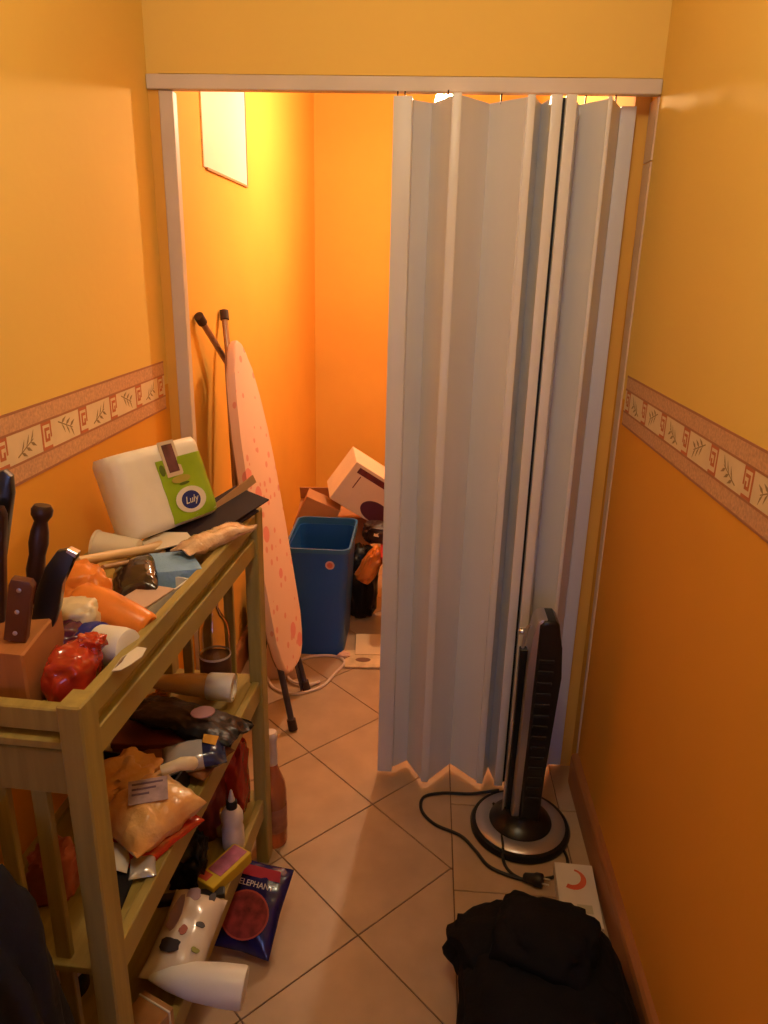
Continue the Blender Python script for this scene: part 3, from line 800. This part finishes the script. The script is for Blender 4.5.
# white tissue pack with dark flower print
wp = thing('tissue_pack', 'white plastic tissue pack with dark flower spots on the lower shelf', 'tissue pack', M=T(-.452, 1.135, ZL + .045) @ R('Z', RROT + 2) @ R('Y', 10))
TISS = mat('tissue_film', (0.66, 0.58, 0.50), rough=.22, coat=.3, bump=.12, bscale=25)
g = pouch(.115, .215, .088, 83, .006, crimp=.03)
obj('pack', g, TISS, wp, smooth=75)
SPOT = mat('spot_print', (.03, .025, .035), rough=.35)
SPOT2 = mat('spot_green', (.25, .26, .06), rough=.4)
def zsurf(x, y):
    return max((v[2] for v in g[0] if abs(v[0] - x) < .006 and abs(v[1] - y) < .008), default=.03)
def blot(a, b_, seed): return [(a * math.cos(t) * k, b_ * math.sin(t) * k) for t, k in [(2 * math.pi * q / 14, 1 + .35 * noise.noise(Vector((math.cos(2 * math.pi * q / 14) * 1.6, math.sin(2 * math.pi * q / 14) * 1.6, seed)))) for q in range(14)]]
MAUVE = mat('spot_mauve', (.30, .20, .24), rough=.35)
for n_, (x, y, a, b_, m_) in enumerate(((.030, .074, .008, .012, SPOT), (.026, -.002, .010, .007, SPOT), (-.016, -.058, .020, .018, SPOT), (.034, -.056, .009, .006, SPOT2),
                                        (-.002, -.024, .008, .010, mat('spot_red', (.35, .08, .04), rough=.4)), (-.030, .012, .013, .040, MAUVE), (-.012, .066, .016, .018, MAUVE))):
    obj('printed_spot', xf(prism(blot(a, b_, n_ * 3.7), 0, .0012), T(x, y, zsurf(x, y) + .0004) @ R('Y', x * 500)), m_, wp)
# white cone sticking out over the shelf edge
cn = thing('white_bottle', 'white tapered plastic bottle sticking out over the lower shelf edge', 'bottle', M=frame((-.388, 1.040, ZL + .042), (0, 1, .1), (.96, -.08, -.10)) @ Matrix.Diagonal((.9, .9, .9, 1)))
obj('body', lathe([(.010, -.115), (.014, -.105), (.026, -.07), (.037, -.02), (.042, .04), (.043, .085), (.041, .092), (.03, .093)], 28), WHITEPL, cn, smooth=True)
obj('nozzle', lathe([(.007, -.135), (.009, -.113)], 14), mat('cap_tan', (.5, .3, .15), rough=.5), cn, smooth=True)
# brown boxes in shiny wrap
wb = thing('wrapped_carton', 'brown carton in shiny clear wrap at the near end of the lower shelf', 'box', (-.485, .945, ZL), -24)
obj('carton', box(-.035, .038, -.055, .06, 0, .045, .002), mat('carton_brown', (.34, .17, .07), rough=.18, coat=.5, var=.2, vscale=15), wb)
obj('wrap_seam', box(-.037, .040, .046, .050, .0, .047, .001), mat('wrap_edge', (.65, .60, .55), rough=.1, coat=.5), wb)
obj('end_print', box(-.0355, .0385, -.0555, -.02, .012, .0458), mat('carton_dark', (.16, .06, .03), rough=.25), wb)
# shiny tin seen through the near slats
cnn = thing('tin_lid', 'dark blue tin with a shiny silver lid behind the near slats', 'tin', (-.655, 1.04, ZL), 0)
obj('body', lathe([(.034, 0), (.036, .003), (.036, .06), (.035, .064)], 24), mat('blue_tin', (.03, .05, .12), rough=.25, metal=.5), cnn, smooth=True)
obj('lid', lathe([(.0375, .058), (.0375, .068), (.034, .071), (.005, .071)], 24), STEEL, cnn, smooth=True)
soft('mauve_packet', 'mauve packet standing behind the shiny tin', 'packet', (-.625, 1.13, ZL), (.03, .04, .065), 91, mat('mauve_film', (.25, .13, .17), rough=.3), 0, amp=.2, ridge=.15)

# ================================================================== FLOOR THINGS
# snack packet beside the rack
sp = thing('snack_packet', 'blue snack packet with a red pretzel picture standing beside the rack', 'snack packet', M=frame((-.372, 1.372, .088), (1, -.22, 0), (.08, -.62, .78)))
g = pouch(.15, .20, .05, 101, .006)
obj('film', g, mat('snack_blue', (.015, .012, .10), rough=.2, coat=.4, bump=.15, bscale=30), sp, smooth=75)
bottle_glass = mat('rose_glass', (.62, .22, .10), rough=.05, trans=.55, ior=1.4)
wbt = thing('wine_bottle', 'rose wine bottle with a white capsule standing behind the far rack post', 'bottle', (-.388, 1.690, 0))
obj('glass', lathe([(.030, .002), (.037, 0), (.038, .006), (.038, .17), (.034, .20), (.018, .245), (.0145, .262), (.0145, .30)], 28), bottle_glass, wbt, smooth=True)
obj('capsule', lathe([(.0155, .262), (.0155, .340), (.0165, .342), (.0165, .360), (.014, .364)], 24), mat('capsule_white', (.66, .55, .50), rough=.35), wbt, smooth=True)
obj('label_wrap', lathe([(.0386, .05), (.0386, .13)], 28, False), mat('wine_label', (.30, .12, .07), rough=.5, var=.3, vscale=30), wbt, smooth=True)

# clothes pile / black bag in the foreground
BAGM = mat('black_cloth', (0.0035, 0.0032, 0.0055), rough=.9, spec=.25, var=.3, vscale=8, bump=.35, bscale=45)
bag = thing('black_bag', 'crumpled black cloth bag lying on the floor by the right wall', 'bag', (.305, 1.19, 0))
obj('body', lump(.190, .225, .120, 111, amp=.14, freq=1.3, ex=.74, ridge=.05, sub=5, flat=-.6), BAGM, bag, smooth=75)
obj('folded_flap', xf(lump(.105, .090, .070, 117, amp=.2, freq=1.5, ridge=.09, sub=4), T(-.100, .08, .070) @ R('Z', 25)), BAGM, bag, smooth=75)
obj('upper_fold', xf(lump(.115, .10, .062, 119, amp=.18, freq=1.4, ridge=.08, sub=4), T(.005, .05, .140) @ R('Z', -15)), BAGM, bag, smooth=75)
# white carton by the baseboard
wc = thing('white_carton', 'small white carton with a red arc lying along the right baseboard', 'box', (.446, 1.530, 0), -3)
obj('carton', box(-.052, .050, -.10, .105, 0, .036, .0015), mat('carton_white', (.62, .56, .50), rough=.5, var=.06, vscale=10), wc)
arc = []
for k in range(13):
    a = math.radians(-100 + 200 * k / 12); arc.append((.036 * math.cos(a) - .01, .036 * math.sin(a)))
for k in range(12, -1, -1):
    a = math.radians(-100 + 200 * k / 12); arc.append((.022 * math.cos(a) - .012, .026 * math.sin(a) + .004))
obj('red_arc', xf(prism(arc, 0, .0006), T(.0, .045, .036) @ R('Z', -25)), mat('arc_red', (.55, .10, .05), rough=.5), wc)
obj('grey_print', xf(prism([(-.02, -.015), (.018, -.015), (.018, .012), (-.02, .012)], 0, .0006), T(.012, -.045, .036)), mat('print_grey', (.42, .40, .30), rough=.5), wc)
# dark bag shape added for the unlit corner and clutter at the near rack end
gb2 = thing('dark_corner_filler', 'dark navy shape added for the unlit corner at the near end of the rack', 'bag', (-.590, .680, 0), 0)
obj('body', lump(.150, .070, .475, 131, amp=.12, freq=1.2, ex=.85, ridge=.08, sub=5, flat=-.9), mat('navy_cloth', (.012, .012, .022)), gb2, smooth=75)
obj('strap', tube(spline([(.02, -.06, .80), (.085, -.074, .76), (.118, -.080, .60), (.130, -.075, .40), (.135, -.07, .10)], 6), .010, 8), mat('strap_blue', (.025, .028, .045), rough=.7), gb2, smooth=True)

# ================================================================== TOWER FAN
BLKG = mat('gloss_black', (0.008, 0.008, 0.010), rough=.3)
SILV = mat('silver_paint', (0.48, 0.45, 0.46), rough=.28, metal=.75)
fan = thing('tower_fan', 'black and silver tower fan on a round base in front of the folding door', 'fan', (.326, 1.80, 0))
base = obj('base', lathe([(.136, .0), (.145, .004), (.146, .014), (.141, .022), (.128, .024)], 48), BLKG, fan, smooth=True)
obj('silver_ring', lathe([(.131, .0235), (.128, .027), (.094, .033), (.090, .031)], 48, False), SILV, base, smooth=True)
obj('foot_dome', lathe([(.092, .030), (.088, .038), (.070, .048), (.055, .062), (.050, .075)], 40), BLKG, base, smooth=True)
XZ = Matrix(((1, 0, 0, 0), (0, 0, -1, 0), (0, 1, 0, 0), (0, 0, 0, 1)))
body = [(-.012, .06), (.046, .06), (.049, .25), (.058, .42), (.064, .54), (.057, .63), (.046, .692), (.036, .703), (.006, .703), (-.006, .69)]
obj('housing', xf(prism(body, -.046, .046, .010, 3), XZ), BLKG, fan, smooth=True)
for k in range(14):
    z = .14 + .034 * k
    obj('grille_slat', box(.0, .040, -.0490, -.0455, z, z + .010, .001), mat('grille_black', (.009, .009, .010), rough=.5), fan)
band = [(-.034, .055), (-.012, .055), (-.008, .40), (-.005, .62), (.001, .685), (.014, .700), (.014, .705), (.0, .704), (-.012, .694), (-.020, .655), (-.027, .55)]
obj('silver_band', xf(prism(band, -.040, .040, .006, 2), XZ), SILV, fan, smooth=True)
obj('side_rim', tube(spline([(-.052, 0, .06), (-.048, 0, .30), (-.042, 0, .55), (-.034, 0, .645), (-.026, 0, .668)], 5), .0048, 8), SILV, fan, smooth=True)
obj('rim_web', box(-.047, -.026, -.012, .012, .06, .60, .003), BLKG, fan)
obj('knob', xf(lathe([(.006, 0), (.0095, .003), (.0095, .012), (.006, .016)], 16), T(-.040, -.006, .652) @ R('Y', -90)), STEEL, fan, smooth=True)
CORD = mat('black_cord', (.010, .009, .010), rough=.5)
obj('power_cord', tube(spline([(.275, 1.925, .030), (.19, 1.93, .006), (.10, 1.925, .006), (.04, 1.900, .006), (.035, 1.84, .006), (.075, 1.785, .006), (.15, 1.745, .006),
     (.19, 1.69, .006), (.225, 1.635, .006), (.29, 1.603, .006), (.335, 1.592, .010)], 8), .0048, 8), CORD, fan, smooth=True, world=True)
obj('power_cord', tube(spline([(.252, 1.86, .032), (.262, 1.79, .03), (.266, 1.70, .027), (.266, 1.655, .008), (.285, 1.615, .006), (.325, 1.588, .008)], 8), .0045, 8), CORD, fan, smooth=True, world=True)
obj('power_cord', tube(spline([(.425, 1.74, .012), (.445, 1.70, .006), (.44, 1.655, .006), (.40, 1.615, .006), (.36, 1.598, .012)], 8), .0042, 8), CORD, fan, smooth=True, world=True)
pl = obj('plug', xf(lathe([(.008, -.034), (.012, -.030), (.015, -.006), (.0185, .0), (.0185, .016), (.016, .019)], 16), T(.345, 1.588, .018) @ R('Z', -20) @ R('Y', 82)), CORD, fan, smooth=True, world=True)
for s in (-1, 1):
    obj('pin', xf(lathe([(.0024, 0), (.0024, .018)], 8), T(.345, 1.588, .018) @ R('Z', -20) @ R('Y', 82) @ T(0, s * .0095, .019)), STEEL, pl, world=True)

# ================================================================== CLOSET: IRONING BOARD, BIN, BOXES
def spotted():
    m = mat('board_cover', (.74, .50, .42), rough=.8)
    nt = m.node_tree; b = nt.nodes['Principled BSDF']
    tc = nt.nodes.new('ShaderNodeTexCoord'); mp = nt.nodes.new('ShaderNodeMapping'); mp.inputs['Scale'].default_value = (30, 19, 19)
    nt.links.new(tc.outputs['Object'], mp.inputs[0])
    last = None
    for sc, thr, colr in ((1.0, .22, (.72, .33, .27)), (.36, .20, (.74, .28, .26))):
        v = nt.nodes.new('ShaderNodeTexVoronoi'); v.inputs['Scale'].default_value = sc; v.inputs['Randomness'].default_value = .9
        nt.links.new(mp.outputs[0], v.inputs['Vector'])
        lt = nt.nodes.new('ShaderNodeMath'); lt.operation = 'LESS_THAN'; lt.inputs[1].default_value = thr
        nt.links.new(v.outputs['Distance'], lt.inputs[0])
        mx = nt.nodes.new('ShaderNodeMix'); mx.data_type = 'RGBA'
        mx.inputs[6].default_value = (.78, .54, .44, 1); mx.inputs[7].default_value = (*colr, 1)
        nt.links.new(lt.outputs[0], mx.inputs[0])
        if last: nt.links.new(last.outputs[2], mx.inputs[6])
        last = mx
    nt.links.new(last.outputs[2], b.inputs['Base Color'])
    return m
ib = thing('ironing_board', 'folded ironing board with a pink spotted cover leaning on the closet wall', 'ironing board', (-.45, 2.33, 0))
c0, c1 = Vector((-.452, 2.335, .185)), Vector((-.640, 2.42, 1.335))
Ldir = (c1 - c0); LL = Ldir.length; Ldir.normalize()
wdir = Vector((.115, .99, 0)); wdir = (wdir - Ldir * wdir.dot(Ldir)).normalized()
ndir = wdir.cross(Ldir).normalized()
if ndir.x < 0: ndir = -ndir
MB_ = Matrix((wdir, Ldir, ndir)).transposed().to_4x4(); MB_.translation = c0
half = [(0.0, .035), (.012, .075), (.04, .105), (.09, .128), (.16, .140), (.45, .145), (.70, .142), (.86, .128), (.98, .105), (1.07, .078), (1.13, .050), (1.158, .025), (LL, .0)]
outl = [(h, s) for s, h in half] + [(-h, s) for s, h in half[::-1][1:]]
obj('padded_cover', xf(prism(outl, -.014, .016, .010, 3), MB_), spotted(), ib, smooth=True, world=True)
MET = mat('grey_tube', (.34, .24, .20), rough=.35, metal=.7)
DKM = mat('blue_tube', (.07, .06, .10), rough=.35, metal=.5)
obj('metal_top', xf(prism([(x * .93, .01 + y * .98) for x, y in outl], -.022, -.0145), MB_), MET, ib, world=True)
piv = Vector((-.585, 2.375, .70))
CAP = mat('rubber_cap', (.045, .022, .02), rough=.6)
for yy, mid in ((2.292, (-.676, 2.462, 1.255)), (2.580, (-.690, 2.525, 1.285))):
    top = Vector((-.713, yy, 1.418)); mid = Vector(mid); low = Vector((-.625, 2.375 + (yy - 2.436) * .35, .62))
    leg = obj('upper_leg', tube([top, mid, low], .0105, 10), MET, ib, smooth=True, world=True)
    d = (mid - top).normalized()
    obj('end_cap', tube([top - d * .004, top - d * .002, top + d * .030, top + d * .032], [.011, .0155, .0155, .011], 12), CAP, leg, smooth=True, world=True)
for (fx, fy), yy in (((-.430, 2.215), 2.30), ((-.425, 2.475), 2.45)):
    foot = Vector((fx, fy, .014)); up_ = Vector((-.56, yy, .62))
    leg = obj('lower_leg', tube([foot, up_], .0115, 10), DKM, ib, smooth=True, world=True)
    d = (up_ - foot).normalized()
    obj('end_cap', tube([foot - d * .012, foot - d * .010, foot + d * .03, foot + d * .032], [.012, .0165, .0165, .012], 12), CAP, leg, smooth=True, world=True)
obj('leg_plate', ([(-.437, 2.44, .02), (-.430, 2.49, .02), (-.470, 2.44, .21), (-.462, 2.40, .21), (-.441, 2.441, .02), (-.434, 2.491, .02), (-.474, 2.441, .21), (-.466, 2.401, .21)],
     [(0, 1, 2, 3), (7, 6, 5, 4), (0, 4, 5, 1), (1, 5, 6, 2), (2, 6, 7, 3), (3, 7, 4, 0)]), DKM, ib, world=True)
obj('cross_bar', tube([(-.600, 2.34, .66), (-.596, 2.44, .66)], .010, 8), MET, ib, smooth=True, world=True)

# blue bin
BIN = mat('blue_bin_plastic', (0.012, 0.085, 0.36), rough=.38, var=.05, vscale=6)
bn = thing('waste_bin', 'tall blue plastic waste bin with a round sticker in the closet', 'waste bin', (-.418, 2.90, 0))
def rrect(w_, d_, r, n=5):
    P = []
    for cx, cy, a0 in ((w_ - r, d_ - r, 0), (-w_ + r, d_ - r, 90), (-w_ + r, -d_ + r, 180), (w_ - r, -d_ + r, 270)):
        for k in range(n + 1):
            a = math.radians(a0 + 90 * k / n); P.append((cx + r * math.cos(a), cy + r * math.sin(a)))
    return P
def loft(secs, caps=True):
    V, F = [], []; n = len(secs[0][0])
    for p, z in secs: V += [(x, y, z(x, y) if callable(z) else z) for x, y in p]
    for i in range(len(secs) - 1):
        for k in range(n):
            F.append((i * n + k, i * n + (k + 1) % n, (i + 1) * n + (k + 1) % n, (i + 1) * n + k))
    if caps: F.append(tuple(range(n))[::-1]); F.append(tuple((len(secs) - 1) * n + k for k in range(n)))
    return V, F
BH = .495
def rimz(x, y): return BH + (.018 if y > .10 and abs(x) > .09 else 0)
obj('body', loft([(rrect(.103, .140, .03), 0), (rrect(.106, .143, .03), .012), (rrect(.127, .170, .035), BH - .012), (rrect(.123, .166, .035), BH - .012), (rrect(.103, .139, .03), .014)]), BIN, bn, smooth=True)
rimm = mat('bin_rim', (.03, .13, .33), rough=.35)
obj('rim', loft([(rrect(.126, .169, .035), BH - .018), (rrect(.134, .177, .04), BH - .018), (rrect(.135, .178, .04), rimz), (rrect(.126, .169, .035), rimz), (rrect(.126, .169, .035), BH - .018)], False), rimm, bn, smooth=True)
stk = obj('round_sticker', xf(prism(ellipse(.019, .019, 20), 0, .0008), T(.052, -.1675, .425) @ R('X', 93.4)), mat('sticker_pale', (.62, .36, .28), rough=.6), bn)
obj('sticker_print', xf(prism(ellipse(.012, .012, 16), 0, .0005), T(.052, -.1684, .425) @ R('X', 93.4)), mat('sticker_red', (.55, .12, .08), rough=.6), stk)

# cartons and clutter behind the bin
CARDW = mat('white_card', (.74, .60, .46), rough=.7, var=.05, vscale=8)
CARDB = mat('brown_card_box', (.44, .21, .10), rough=.8, var=.1, vscale=8)
wc2 = thing('printed_carton', 'tilted white carton with a purple oval print on top of the closet clutter', 'box', M=T(-.425, 3.16, .575) @ R('Y', 35) @ R('Z', 14))
obj('carton', box(0, .34, 0, .19, 0, .215, .002), CARDW, wc2)
obj('lid_strip', box(.03, .30, -.0012, 0, .172, .200), mat('dark_print', (.13, .02, .03), rough=.6, var=.4, vscale=25), wc2)
obj('oval_print', xf(prism(ellipse(.075, .048, 28), 0, .0012), T(.215, 0, .055) @ R('X', 90)), mat('purple_print', (.10, .025, .06), rough=.6), wc2)
obj('print_line', box(.055, .060, -.0012, 0, .10, .165), mat('dark_print', (.13, .02, .03)), wc2)
bc = thing('brown_carton', 'brown carton tilted beside the white carton behind the bin', 'box', M=T(-.590, 3.17, .445) @ R('Y', 24) @ R('Z', 4))
obj('carton', box(0, .165, 0, .12, -.02, .145, .002), CARDB, bc)
obj('pale_side', box(.1652, .168, .0, .12, -.02, .145), mat('pale_card', (.60, .40, .25), rough=.75), bc)
sup = thing('storage_carton', 'large brown carton under the tilted boxes in the closet', 'box', (-.46, 3.45, 0), 6)
obj('carton', box(-.16, .20, -.10, .20, 0, .42, .003), CARDB, sup)
obj('flap', xf(box(-.16, .20, 0, .004, 0, .10), T(0, .20, .42) @ R('X', 40)), CARDB, sup)
soft('black_sack', 'black plastic sack on the closet floor behind the bin', 'sack', (-.275, 3.17, 0), (.080, .09, .205), 141, BLK2, 0, amp=.14, freq=1.6, ex=.8, ridge=.16)
soft('dark_toy', 'dark bundle with a pale tag under the white carton', 'bundle', (-.185, 3.10, .40), (.085, .06, .055), 143, DM, 0, amp=.2, ridge=.15)
tag(obj('pale_tag', xf(prism([(-.012, -.004), (-.003, -.006), (.012, -.008), (.006, .002), (.012, .009), (-.002, .005), (-.010, .008)], 0, .002), Matrix.Identity(4)), CREAMP, M=T(-.200, 3.036, .452) @ R('X', 80)), 'small pale paper tag on the dark bundle', 'tag')
soft('orange_sack', 'orange plastic sack hanging between the bin and the folding door', 'sack', (-.262, 3.03, .235), (.045, .05, .105), 145, ORP, 0, amp=.2, ridge=.18, tilt=(0, 28))
rc = thing('red_crate', 'red plastic crate standing on the closet floor behind the folding door', 'crate', (-.070, 3.04, 0), 4)
RED = mat('red_plastic', (.50, .035, .03), rough=.35)
obj('wall', loft([(rrect(.075, .10, .015), 0), (rrect(.10, .13, .02), .40), (rrect(.095, .125, .02), .40), (rrect(.072, .096, .015), .01)]), RED, rc, smooth=True)
obj('rim', loft([(rrect(.100, .130, .02), .385), (rrect(.110, .140, .022), .385), (rrect(.110, .140, .022), .402), (rrect(.100, .130, .02), .402), (rrect(.100, .130, .02), .385)], False), RED, rc, smooth=True)
# papers and cable on the closet floor
NP = mat('newsprint', (.62, .45, .26), rough=.8, var=.2, vscale=25)
bk = thing('paper_booklet', 'open printed booklet lying on the closet floor', 'booklet', (-.215, 2.735, 0), 4)
obj('page', xf(box(-.085, .12, -.075, .06, .004, .012, .001), R('X', 1)), NP, bk)
obj('page', xf(box(-.045, .13, .02, .19, .010, .016, .001), R('X', 2)), mat('blank_page', (.68, .50, .30), rough=.8), bk)
obj('dark_print', xf(prism(ellipse(.032, .018, 12), 0, .0006), T(-.01, -.02, .0125)), mat('print_brown', (.22, .10, .06), rough=.7), bk)
tag(obj('crumpled_paper', lump(.028, .022, .014, 151, amp=.3, ridge=.25, sub=3), mat('tissue_pink', (.62, .38, .28), rough=.8), M=T(-.308, 2.742, .0), smooth=60), 'small crumpled tissue on the floor beside the bin', 'tissue')
tag(obj('white_cable', tube(spline([(-.60, 2.56, .006), (-.55, 2.47, .006), (-.46, 2.44, .006), (-.37, 2.50, .006), (-.33, 2.60, .006), (-.30, 2.70, .006), (-.36, 2.745, .006), (-.46, 2.72, .006), (-.52, 2.62, .012),
     (-.50, 2.53, .012), (-.43, 2.50, .012), (-.38, 2.53, .010)], 8), .006, 8), mat('cable_white', (.62, .50, .44), rough=.5), smooth=True), 'white cable loosely coiled on the closet floor', 'cable')
ir = thing('pale_canister', 'pale tapered plastic canister behind the foot of the ironing board', 'canister', (-.545, 2.605, 0), 10)
obj('body', loft([(rrect(.070, .055, .02), 0), (rrect(.072, .057, .02), .02), (rrect(.052, .045, .02), .16), (rrect(.030, .030, .015), .225), (rrect(.028, .028, .014), .23)]), mat('canister_pale', (.70, .50, .38), rough=.5), ir, smooth=True)
obj('lid', lathe([(.020, .23), (.022, .235), (.022, .255), (.018, .26)], 16), mat('canister_lid', (.30, .12, .10), rough=.5), ir, smooth=True)
soft('navy_bag', 'dark navy bag against the closet wall behind the ironing board', 'bag', (-.655, 2.76, 0), (.06, .09, .19), 161, mat('navy_cloth', (.012, .012, .022)), 0, amp=.12, ridge=.1)
# white cover panel high on the closet wall
pn = thing('wall_panel', 'white cover panel high on the left closet wall', 'panel', (XL, 2.76, 1.86))
obj('panel', box(0, .005, -.29, .27, 0, .34, .001), mat('panel_white', (.80, .76, .70), rough=.4), pn)
obj('lower_edge', box(0, .008, -.26, .275, -.006, .002, .001), mat('panel_edge', (.45, .25, .12), rough=.5), pn)
obj('side_edge', box(0, .008, .270, .276, 0, .34, .001), mat('panel_edge', (.45, .25, .12)), pn)

# ------------------------------------------------------------------ snack packet print (the side that faces the passage)
PIC = mat('snack_picture', (.22, .03, .03), rough=.35, var=.5, vscale=45)
def sp_front(name, geo, z, m, dx, dy): return obj(name, xf(geo, T(dx, dy, z)), m, sp)
sp_front('pretzel_picture', prism(ellipse(.056, .050, 28), 0, .0012), .0258, PIC, -.006, -.022)
sp_front('picture_ring', merge(*[prism([(.056 * math.cos(a), .050 * math.sin(a)), (.060 * math.cos(a), .054 * math.sin(a)), (.060 * math.cos(b), .054 * math.sin(b)), (.056 * math.cos(b), .050 * math.sin(b))], 0, .0013)
                               for a, b in [(2 * math.pi * k / 28, 2 * math.pi * (k + 1) / 28) for k in range(28)]]), .0258, mat('ring_red', (.40, .07, .05), rough=.4), -.006, -.022)
sp_front('lettering', text_geo('ELEPHANT', .019), .0262, mat('snack_white', (.72, .62, .58), rough=.4), .0, .045)
sp_front('red_top', prism([(-.055, 0), (.055, 0), (.050, .024), (-.050, .024)], 0, .0012), .0205, mat('snack_red', (.42, .04, .06), rough=.3), 0, .062)
